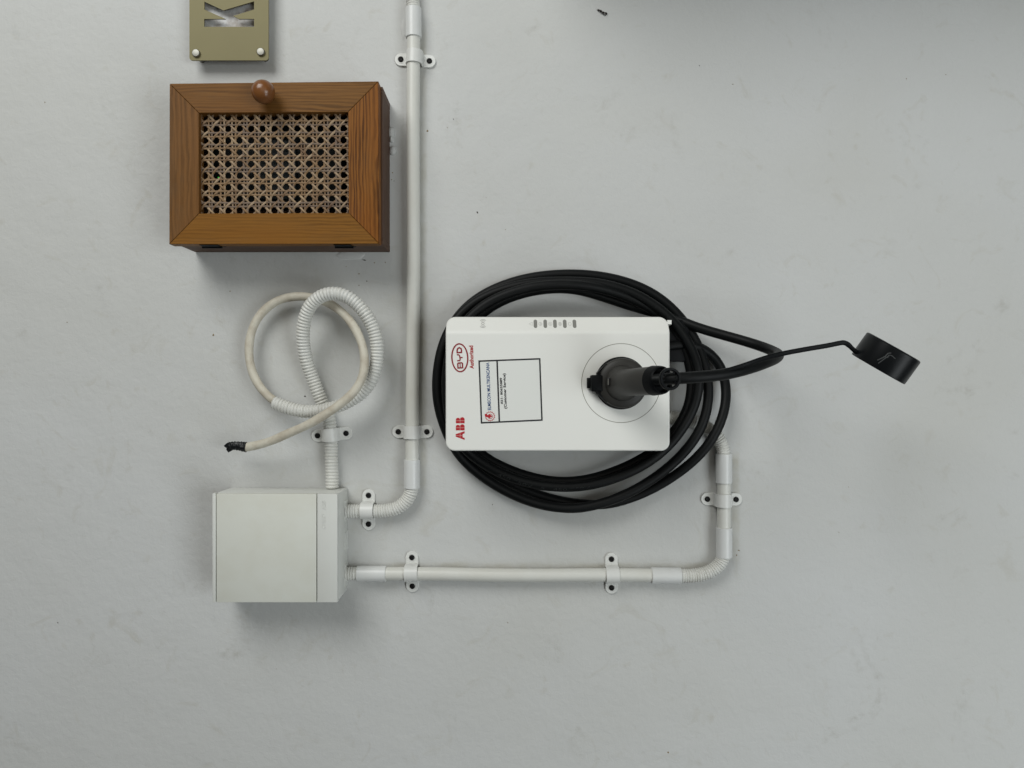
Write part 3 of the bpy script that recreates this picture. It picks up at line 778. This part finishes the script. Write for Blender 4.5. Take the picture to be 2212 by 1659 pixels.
bm = bmesh.new()
r_in = [rrect(P(1010, 0, 0).x, P(1405, 0, 0).x, P(0, 938, 0).y, P(0, 728, 0).y, .02, h, 8) for h in (.0005, H0 + .003)]
loft(bm, r_in); obj('rear_mount', bm, M_blk, ch, smooth=40)
# gland block under the housing
bm = bmesh.new(); pbox(bm, 1395, 1489, 690, 781, .004, .036, .003); pbox(bm, 1440, 1452, 690, 702, .03, .058, .001, 1, 1)
obj('cable_gland', bm, [M_blk, M_chg], ch, smooth=40)
# indicator lenses and their icons on the tilted strip
def strip_pt(x, y):
    p = P(x, y, HF - .004); return p
def icon(bm, lines, cx, cy, wd=0.75):
    for (pts, closed) in lines:
        q = []
        for (x, y) in pts: q.append(strip_pt(cx + x, cy + y))
        stroke(bm, [(p.x, p.y) for p in q], px(wd, HF), 0, closed, th=.0003)
def drape(bm, e=.0003):
    for v_ in bm.verts: v_.co.z += FH(v_.co.y, e)
cx0 = [1156.9, 1178.2, 1199.3, 1220.6, 1241.7]
for x in cx0:
    c = strip_pt(x, 698.7); bm = bmesh.new(); hw, hl = px(3.9, HF), px(9.7, HF)
    loft(bm, [rrect(c.x - hw, c.x + hw, c.y - hl, c.y + hl, hw * .98, -.0008, 8), rrect(c.x - hw, c.x + hw, c.y - hl, c.y + hl, hw * .98, 0, 8), rrect(c.x - hw, c.x + hw, c.y - hl, c.y + hl, hw * .98, .0002, 8, .0003)])
    drape(bm, .0002); obj('indicator_lens', bm, M_led, ch)
def circ(r, n=20, sx=1.0): return [(r * math.cos(2 * math.pi * i / n) * sx, r * math.sin(2 * math.pi * i / n)) for i in range(n)]
def arc(r, a, b, n=10): return [(r * math.cos(math.radians(a + (b - a) * i / n)), r * math.sin(math.radians(a + (b - a) * i / n))) for i in range(n + 1)]
bm = bmesh.new()
icon(bm, [([(-4, 0), (3.2, -3.8), (3.2, 3.8)], True)], 1147, 699)
icon(bm, [(circ(3.6, 14), True), ([(-2, 0), (3, 0)], False), ([(1, -4), (1, 4)], False)], 1167.5, 699, .9)
icon(bm, [(circ(3.9), True), (circ(1.6, 12), True)], 1189, 699, 1.0)
icon(bm, [(circ(3.7), True), ([(-1.2, -3.4), (-1.2, 3.4)], False), ([(1.2, -3.4), (1.2, 3.4)], False), ([(0, -3), (0, 3)], False)], 1210.2, 699, 1.0)
icon(bm, [([(3.8 * math.cos(math.radians(72 * i)), 3.8 * math.sin(math.radians(72 * i))) for i in range(5)], True)], 1231.5, 699, .9)
drape(bm, .00035); obj('status_icons', bm, mat('pale_grey_print', (0.60, 0.60, 0.57), .5), ch)
bm = bmesh.new()
icon(bm, [(circ(2.8, 18), True), (arc(6.2, 50, 130), False), (arc(6.2, 230, 310), False), (arc(9.2, 48, 132), False), (arc(9.2, 228, 312), False)], 1042.8, 698, 1.0)
drape(bm, .00035); obj('wireless_icon', bm, mat('mid_grey_print', (0.36, 0.36, 0.34), .5), ch)

# seam ring round the socket
sc = P(1341.6, 827.5, HF)
bm = bmesh.new(); n = 96; rr = px(85.3, HF)
stroke(bm, [(sc.x + rr * math.cos(2 * math.pi * i / n), sc.y + rr * math.sin(2 * math.pi * i / n)) for i in range(n)], .0008, HF + .00018, True, th=.0003)
obj('socket_seam', bm, M_seam, ch)
bm = bmesh.new(); lathe(bm, sc, (0, 0, 1), [(-.003, px(57, HF)), (.001, px(57, HF)), (.0022, px(55.5, HF)), (.0025, .01)], 72)
obj('socket', bm, M_blk, ch, smooth=40)

# ABB: letters from the photo, split by the fine grid
def ZA(x, y, h): return P((x / 12.767 + 1770) * .5486, (y / 12.762 + 1620) * .5486, h)
bm = bmesh.new(); hh = HF + .0003
def bumpy(yb):     # a B lying on its side: flat foot at yb, two lobes upwards
    pts = [(318, yb), (758, yb)]
    pts.append((758, yb - 210))
    for k in range(0, 9): t = math.radians(0 + 180 * k / 8 * .93); pts.append((648 + 108 * math.cos(t), yb - 200 - 105 * math.sin(t)))
    pts.append((530, yb - 240))
    for k in range(0, 9): t = math.radians(25 + 155 * k / 8); pts.append((425 + 105 * math.cos(t), yb - 165 - 110 * math.sin(t)))
    return pts
polys = [bumpy(595), bumpy(950), [(312, 1270), (312, 1140), (758, 995), (758, 1100), (660, 1130), (660, 1305), (758, 1325), (758, 1425)]]
for pl in polys: poly(bm, [ZA(x, y, hh)[:2] for x, y in pl], HF - .0004, hh)
obj('brand_lettering', bm, M_red, ch)
bm = bmesh.new()
for (yc, x1) in ((465, 755), (820, 755), (1210, 655)):
    stroke(bm, [ZA(312, yc, hh)[:2], ZA(x1, yc, hh)[:2]], px(.75, HF), hh + .00015)
for (ya, yb_) in ((300, 595), (650, 950), (1080, 1345)):
    stroke(bm, [ZA(532, ya, hh)[:2], ZA(532, yb_, hh)[:2]], px(.75, HF), hh + .00025)
obj('lettering_grid', bm, mat('pale_red_line', (0.72, 0.42, 0.38), .45), ch)

# oval logo and the word below it
def ZB(x, y, h=HF): return P((x / 8.729 + 1760) * .5486, (y / 8.732 + 1330) * .5486, h)
bm = bmesh.new()
el = []
for i in range(72):
    t = 2 * math.pi * i / 72; ca, sa = math.cos(t), math.sin(t); tl = math.radians(-3)
    x, y = 272 * ca, 478 * sa
    el.append(ZB(442 + x * math.cos(tl) - y * math.sin(tl), 688 + x * math.sin(tl) + y * math.cos(tl))[:2])
stroke(bm, el, px(3.0, HF), HF + .0003, True)
W_ = px(3.0, HF)
stroke(bm, [ZB(*p)[:2] for p in ((352, 512), (498, 505), (500, 440), (485, 375), (430, 340), (375, 365), (350, 425))], W_, HF + .0003, True)
stroke(bm, [ZB(*p)[:2] for p in ((340, 585), (410, 588), (435, 620), (445, 680), (455, 740), (440, 785), (352, 790))], W_ * .85, HF + .0003)
stroke(bm, [ZB(*p)[:2] for p in ((455, 680), (540, 676))], W_ * .85, HF + .00042)
stroke(bm, [ZB(*p)[:2] for p in ((378, 1040), (540, 1030), (532, 880), (505, 860), (395, 868), (372, 895))], W_ * .95, HF + .0003, True)
stroke(bm, [ZB(*p)[:2] for p in ((457, 1020), (450, 880))], W_ * .6, HF + .00042)
lg = obj('oval_logo', bm, M_dred, ch)
bm = text_bm('Authorized', 1018.3, 771.5, HF + .0001, 50, 9.0, 92, .03, .00025); obj('caption_lettering', bm, mat('red_caption', (.42, .03, .03), .45), ch)

# sticker
def ZS(x, y, h=HF): return P((x / 5.53 + 1860) * .5486, (y / 5.53 + 1380) * .5486, h)
cs = [(148, 232), (1466, 182), (1515, 1515), (200, 1575)]
bm = bmesh.new(); poly(bm, [ZS(*p)[:2] for p in cs], HF - .0003, HF + .00012); stk = obj('sticker', bm, M_sticker, ch)
bm = bmesh.new(); stroke(bm, [ZS(*p)[:2] for p in cs], px(3.2, HF), HF + .00032, True); stroke(bm, [ZS(*p)[:2] for p in ((538, 222), (588, 1555))], px(3.2, HF), HF + .00042)
obj('sticker_border', bm, M_ink, stk)
o_ = ZS(350, 0)
def zs(x, y): return ((x / 5.53 + 1860) * .5486, (y / 5.53 + 1380) * .5486)
bm = text_bm('ELMECON MULTIKENCANA', *zs(352, 778), HF + .0003, 1035 / 5.53 * .5486, 72 / 5.53 * .5486, 92.2, .018, .00012)
obj('sticker_title', bm, M_blue, stk)
bm = text_bm('021- 80655889', *zs(632, 880), HF + .0003, 570 / 5.53 * .5486, 52 / 5.53 * .5486, 92.2, .028, .00012)
merge(bm, text_bm('(Customer Service)', *zs(714, 882), HF + .0003, 770 / 5.53 * .5486, 76 / 5.53 * .5486, 92.2, .028, .00012))
obj('sticker_lettering', bm, M_ink, stk)
bm = bmesh.new(); gear = []
for i in range(15):
    for (f, rr_) in ((0, 88), (.28, 88), (.42, 104), (.72, 104), (.86, 88)):
        t = 2 * math.pi * (i + f) / 15; gear.append(ZS(385 + rr_ * math.cos(t), 1432 + rr_ * math.sin(t))[:2])
stroke(bm, gear, px(.95, HF), HF + .00032, True)
stroke(bm, [ZS(388 + 50 * math.cos(t / 20 * 6.283), 1435 + 50 * math.sin(t / 20 * 6.283))[:2] for t in range(20)], px(1.0, HF), HF + .00042, True)
poly(bm, [ZS(*p)[:2] for p in ((268, 1385), (310, 1378), (335, 1410), (375, 1392), (420, 1418), (430, 1455), (400, 1440), (385, 1475), (345, 1455), (300, 1450), (275, 1430))], HF + .0001, HF + .0005)
obj('gear_logo', bm, M_red, stk)

# ------------------------------------------------------------------ charging cable: coil, hanging loop and plug
RC = 0.0075
def ZC(x, y, h): return P(x * .3571 + 905.2, y * .3571 + 548.6, h / 1000)
def Z5(x, y, h): return P(x * .2728 + 1398.9, y * .2728 + 658.3, h / 1000)
coil = [ZC(*p) for p in [
    (1500, 560, 36), (1600, 545, 34), (1690, 560, 28), (1762, 602, 20), (1820, 670, 18), (1852, 770, 20), (1858, 880, 26), (1828, 1010, 33), (1755, 1148, 33), (1648, 1262, 27), (1520, 1358, 20), (1350, 1450, 16), (1150, 1512, 16),
    (980, 1514, 15), (780, 1476, 14), (580, 1400, 14), (430, 1318, 15), (290, 1200, 18), (190, 1060, 22), (140, 900, 24), (128, 740, 24), (150, 560, 24), (205, 420, 22), (310, 300, 16), (440, 218, 13), (640, 150, 12), (880, 122, 12),
    (1100, 135, 13), (1300, 185, 15), (1450, 262, 18), (1570, 370, 22), (1660, 500, 26), (1720, 640, 28), (1748, 770, 32), (1750, 890, 35), (1720, 1020, 39), (1660, 1130, 39), (1562, 1243, 34), (1410, 1365, 32), (1240, 1460, 33),
    (1080, 1516, 33), (940, 1540, 32), (740, 1518, 31), (550, 1448, 30), (380, 1345, 30), (240, 1215, 32), (155, 1050, 36), (112, 890, 38), (108, 740, 38), (140, 560, 38), (205, 420, 36), (310, 310, 34), (450, 235, 33), (660, 178, 33),
    (880, 166, 34), (1080, 176, 36), (1260, 222, 38), (1410, 300, 40), (1530, 400, 42), (1620, 520, 44), (1678, 650, 45), (1694, 780, 45), (1670, 910, 45), (1604, 1040, 46), (1515, 1155, 48), (1393, 1256, 49), (1235, 1338, 50),
    (1040, 1398, 50), (850, 1410, 49), (660, 1385, 48), (480, 1320, 47), (340, 1235, 46), (250, 1150, 48), (190, 1020, 51), (165, 850, 52), (170, 680, 52), (210, 520, 51), (290, 400, 50), (400, 305, 49), (560, 232, 49), (740, 192, 49),
    (920, 186, 47), (1080, 205, 42), (1230, 250, 36), (1370, 312, 33), (1490, 395, 31), (1570, 500, 31), (1630, 640, 31), (1650, 790, 33), (1628, 930, 35), (1563, 1050, 35), (1472, 1150, 33), (1345, 1240, 33), (1190, 1312, 33),
    (1020, 1364, 33), (840, 1378, 32), (660, 1345, 30), (500, 1285, 28), (380, 1215, 25), (300, 1130, 20), (245, 1000, 14), (222, 850, 12), (225, 680, 12), (265, 520, 14), (340, 400, 17), (460, 305, 20), (620, 240, 22), (790, 210, 24),
    (950, 215, 24), (1120, 262, 21), (1290, 318, 19), (1450, 362, 20), (1570, 398, 24)]]
hang = [Z5(*p) for p in [
    (270, 130, 28), (350, 165, 34), (500, 213, 44), (700, 268, 58), (860, 316, 76), (960, 352, 96), (1022, 382, 122), (1040, 402, 150), (1010, 428, 176), (930, 462, 198), (800, 506, 216), (620, 550, 230), (400, 573, 238), (200, 584, 238)]]
plug_end = P(1412, 820.5, .229)
hang += [P(1436, 818.5, .236), plug_end]
pa, Lc = catmull(coil + hang, 0.0045); pa = smooth_path(pa, 2, 3)
chg = thing('charging_cable', P(1341, 828, HF), 'black charging cable coiled around the charger with its plug parked in the front socket', 'charging cable')
bm = bmesh.new(); tube(bm, pa, RC, 20); cord = obj('cord', bm, M_rub, chg, smooth=70)

# worn factory print following one strand of the coil
def print_on(s, pts, hgt_=.0042, off=-.0028):
    pth, Lp = catmull(pts, .001); fr = frames(pth)
    t = text_bm(s, 1106, 829.5, 0, 100, 10, 0, .0, .0)
    xs = [v.co.x for v in t.verts]; ys = [v.co.y for v in t.verts]; x0, x1, y0, y1 = min(xs), max(xs), min(ys), max(ys)
    for v in t.verts:
        i = (v.co.x - x0) / (x1 - x0) * (len(fr) - 2); k = int(i); q, tt, n, b = fr[k]; q = q.lerp(fr[k + 1][0], i - k)
        b = Vector((0, 0, 1)).cross(tt).normalized(); n = tt.cross(b) * -1
        if n.z < 0: n = -n
        l = (v.co.y - (y0 + y1) / 2) / (y1 - y0) * hgt_ + off; r = RC + .0001
        v.co = q + b * l + n * math.sqrt(max(r * r - l * l, 0))
    return t
pr = print_on('450/750V   5   450/750V   1   450/750V', [ZC(1345, 1240, 33), ZC(1190, 1312, 33), ZC(1020, 1364, 33), ZC(840, 1378, 32), ZC(660, 1345, 30), ZC(500, 1285, 28)][::-1])
merge(pr, print_on('450/750V   5   450/750V', [ZC(1035, 1398, 50), ZC(850, 1410, 49), ZC(660, 1385, 48), ZC(480, 1320, 47)][::-1]))
obj('cord_print', pr, mat('worn_print', (.035, .038, .038), .7), chg)
# connector: flange, neck bending downwards, rubber collar
gx = sc.x; gy = sc.y
bm = bmesh.new(); R1 = px(55.5, .125)
lathe(bm, (gx, gy, HF + .0022), (0, 0, 1), [(0, R1 - .002), (.002, R1), (.0075, R1), (.0085, R1 - .0006), (.0092, R1 - .0012)], 72)
# latch on the upper side (picture left)
def LP(x, y, h): return P(x, y, h)
obj('plug_rim', bm, M_blk, chg, smooth=40)
bm = bmesh.new()
pbox(bm, 1277, 1303, 810.0, 845.5, HF + .0026, .1315, .002, 3); pbox(bm, 1268.6, 1279, 816, 838.8, HF + .0030, .122, .0008, 2)
cr = []
for (x, y) in ((1290, 805), (1302, 793), (1311, 784.5), (1311, 870), (1302, 862), (1290, 850)): q = P(x, y, .128); cr.append((q.x, q.y))
poly(bm, cr, HF + .003, .1275)
obj('latch', bm, M_blk, chg, smooth=40)
bm = bmesh.new()
R2 = R1 - .0012
prof = [(0, R2), (.0055, R2), (.0075, R2 - .0008), (.009, R2 - .003), (.0102, R2 - .009), (.0112, R2 - .016)]
lathe(bm, (gx, gy, HF + .0114), (0, 0, 1), prof, 72)
# flat cut-away on the latch side
bmesh.ops.bisect_plane(bm, geom=bm.verts[:] + bm.edges[:] + bm.faces[:], plane_co=(P(1298, 0, .13).x, 0, 0), plane_no=(-1, 0, 0), clear_outer=True)
bmesh.ops.holes_fill(bm, edges=[e for e in bm.edges if e.is_boundary], sides=0)
obj('plug_face', bm, M_gun, chg, smooth=40)
# neck and handle as one swept body
bm = bmesh.new()
ctr = [Vector((gx - .001, gy, .128)), Vector((gx - .001, gy, .140)), Vector((gx + .001, gy + .0005, .155)), Vector((gx + .006, gy + .001, .170)), Vector((gx + .0135, gy + .0018, .186)), Vector((gx + .0215, gy + .0025, .200)), Vector((gx + .0275, gy + .003, .2105))]
ph_, Lh = catmull(ctr, .0018); ph_ = smooth_path(ph_, 1, 3)
def hr(i):
    f = i / (len(ph_) - 1)
    base_ = .0183 + .0003 * f
    fl = .0075 * math.exp(-(f / .16) ** 2)
    return (base_ + fl * .9, base_ + fl)
tube(bm, ph_, hr, 44)
obj('handle', bm, M_gun, chg, smooth=60)
ax = (ph_[-1] - ph_[-4]).normalized()
bm = bmesh.new(); c_ = ph_[-1]
lathe(bm, c_ - ax * .0005, ax, [(0, .0188), (.0006, .0195), (.012, .0188), (.0165, .0180), (.0175, .0172), (.0170, .0158), (.009, .0150), (.0085, .0085), (.018, .0078), (.0185, .0060)], 56)
obj('collar', bm, M_blk, chg, smooth=40)
# small window on the plug's shoulder
bm = bmesh.new(); wc = P(1315.0, 825, .1452)
wx, wy = px(2.8, .14), px(8.6, .14)
def wbox(bm, hx, hy, z0, z1, mi):
    fs = box(bm, -hx, hx, -hy, hy, z0, z1, 0, 1, mi)
bm2 = bmesh.new(); box(bm2, -wx, wx, -wy, wy, -.002, .0012, .0006, 2, 0); box(bm2, -wx * .6, wx * .6, -wy * .8, wy * .8, .0011, .0020, .0003, 1, 1)
bmesh.ops.rotate(bm2, verts=bm2.verts, cent=(0, 0, 0), matrix=Matrix.Rotation(math.radians(-28), 3, 'Y')); bmesh.ops.translate(bm2, verts=bm2.verts, vec=wc)
obj('plug_window', bm2, [M_ink, M_steel], chg)

# ------------------------------------------------------------------ dust cap on its tether
cpt = thing('dust_cap', P(1913, 773, .2), 'round black dust cap hanging on its strap, lower right of the charger', 'cap')
chh = .205
axd = Vector((-.585, -.811, .0)).normalized()
cc = P(1913.4, 773.2, chh)
vw = (Vector((0, 0, D)) - cc).normalized(); axd = (axd - vw * axd.dot(vw)).normalized()   # hangs side-on to the camera
Rcap = px(61.5, chh); Hcap = px(57.5, chh)
bm = bmesh.new(); uu = vw
lathe(bm, cc - axd * (Hcap / 2), axd, [(0.0, .0005), (0.0, Rcap - .0022), (.0006, Rcap - .0008), (.0018, Rcap), (Hcap - .0016, Rcap + .0002), (Hcap - .0004, Rcap - .0001), (Hcap, Rcap - .0012), (Hcap - .0006, Rcap - .0026), (.004, Rcap - .003), (.0035, .0005)], 96, caps=(False, False), u=uu)
cap = obj('cap_shell', bm, mat('glossy_black_rubber', (0.004, 0.005, 0.006), 0.36, 0.28, bump=(300, .05, .0003)), cpt, smooth=30)
# scuff marks hugging the curved side that faces the camera
bm = bmesh.new(); tdir = vw.cross(axd)
def cap_pt(X, Y):
    p = Z5(X, Y, chh * 1000 + 37); d = p - cc; s = d.dot(axd); t = max(-.98, min(.98, d.dot(tdir) / Rcap))
    return cc + axd * s + tdir * (Rcap * t) + vw * (Rcap * math.sqrt(1 - t * t) + .0002)
for ln, wd in ((((1818, 440), (1850, 425), (1880, 410), (1905, 385), (1930, 382)), .0013), (((1825, 465), (1848, 448), (1880, 425), (1912, 402)), .0010), (((1905, 398), (1930, 402), (1962, 428)), .0008), (((1868, 408), (1900, 418), (1915, 396)), .0007)):
    q = [cap_pt(*p) for p in ln]
    pf, _ = catmull(q, .0006); tube(bm, pf, lambda i: (.00025, wd * (.35 + .45 * abs(math.sin(i * 1.1)))), 6)
obj('scuff_marks', bm, mat('scuff', (0.05, 0.053, 0.053), .7), cap)
def strap(pts, wd, th, name, parent):
    pa_, _ = catmull(pts, .0015); pa_ = smooth_path(pa_, 1, 2)
    bm = bmesh.new(); rings = []
    for i, p in enumerate(pa_):
        t = (pa_[min(i + 1, len(pa_) - 1)] - pa_[max(i - 1, 0)]).normalized()
        s = Vector((0, 0, 1)).cross(t); s.z = 0; s.normalize(); n = t.cross(s)
        s2 = (s + n * .25).normalized(); n2 = t.cross(s2)
        w_ = wd(i / (len(pa_) - 1)) if callable(wd) else wd
        rings.append([p + s2 * (w_ * math.cos(k)) * 1.0 + n2 * (th * math.sin(k)) for k in (math.radians(q) for q in (20, 45, 90, 135, 160, 200, 225, 270, 315, 340))])
    loft(bm, rings); return obj(name, bm, M_blk, parent, smooth=50)
sp = [P(1458, 814, .243), P(1490, 814, .238), P(1530, 811, .232), P(1573, 799, .234), P(1612, 787, .235), P(1650, 774, .228), P(1690, 764, .219), P(1740, 754.5, .212), P(1790, 746, .209), P(1812, 741.5, .207), P(1824, 740, .206), P(1831, 743.5, .206), P(1838, 750, .206), P(1846, 757.5, .206), P(1860, 768, .206)]
strap(sp, lambda f: .0022 + .0012 * min(1, f / .55) - (.0004 if f > .93 else 0), .0013, 'strap', cpt)
# gripping ring with inner prongs, threaded on the cord
rcn = P(1447, 818.5, .2465); rn = Vector((.25, .02, 1)).normalized()
bm = bmesh.new(); ro = px(24.5, .2465)
lathe(bm, rcn - rn * .003, rn, [(0, ro - .0006), (.0008, ro), (.005, ro), (.0058, ro - .0006), (.0056, ro - .0028), (.0045, ro - .0036), (.0012, ro - .0036), (0, ro - .0028), (0, ro - .0006)], 48, caps=(False, False))
u_ = rn.orthogonal().normalized(); b_ = rn.cross(u_)
for k in range(8):
    t = 2 * math.pi * (k + .3) / 8; d = u_ * math.cos(t) + b_ * math.sin(t)
    tube(bm, [rcn + d * (ro - .003), rcn + d * (ro - .0066)], .0011, 8)
obj('grip_ring', bm, M_blk, cpt, smooth=40)
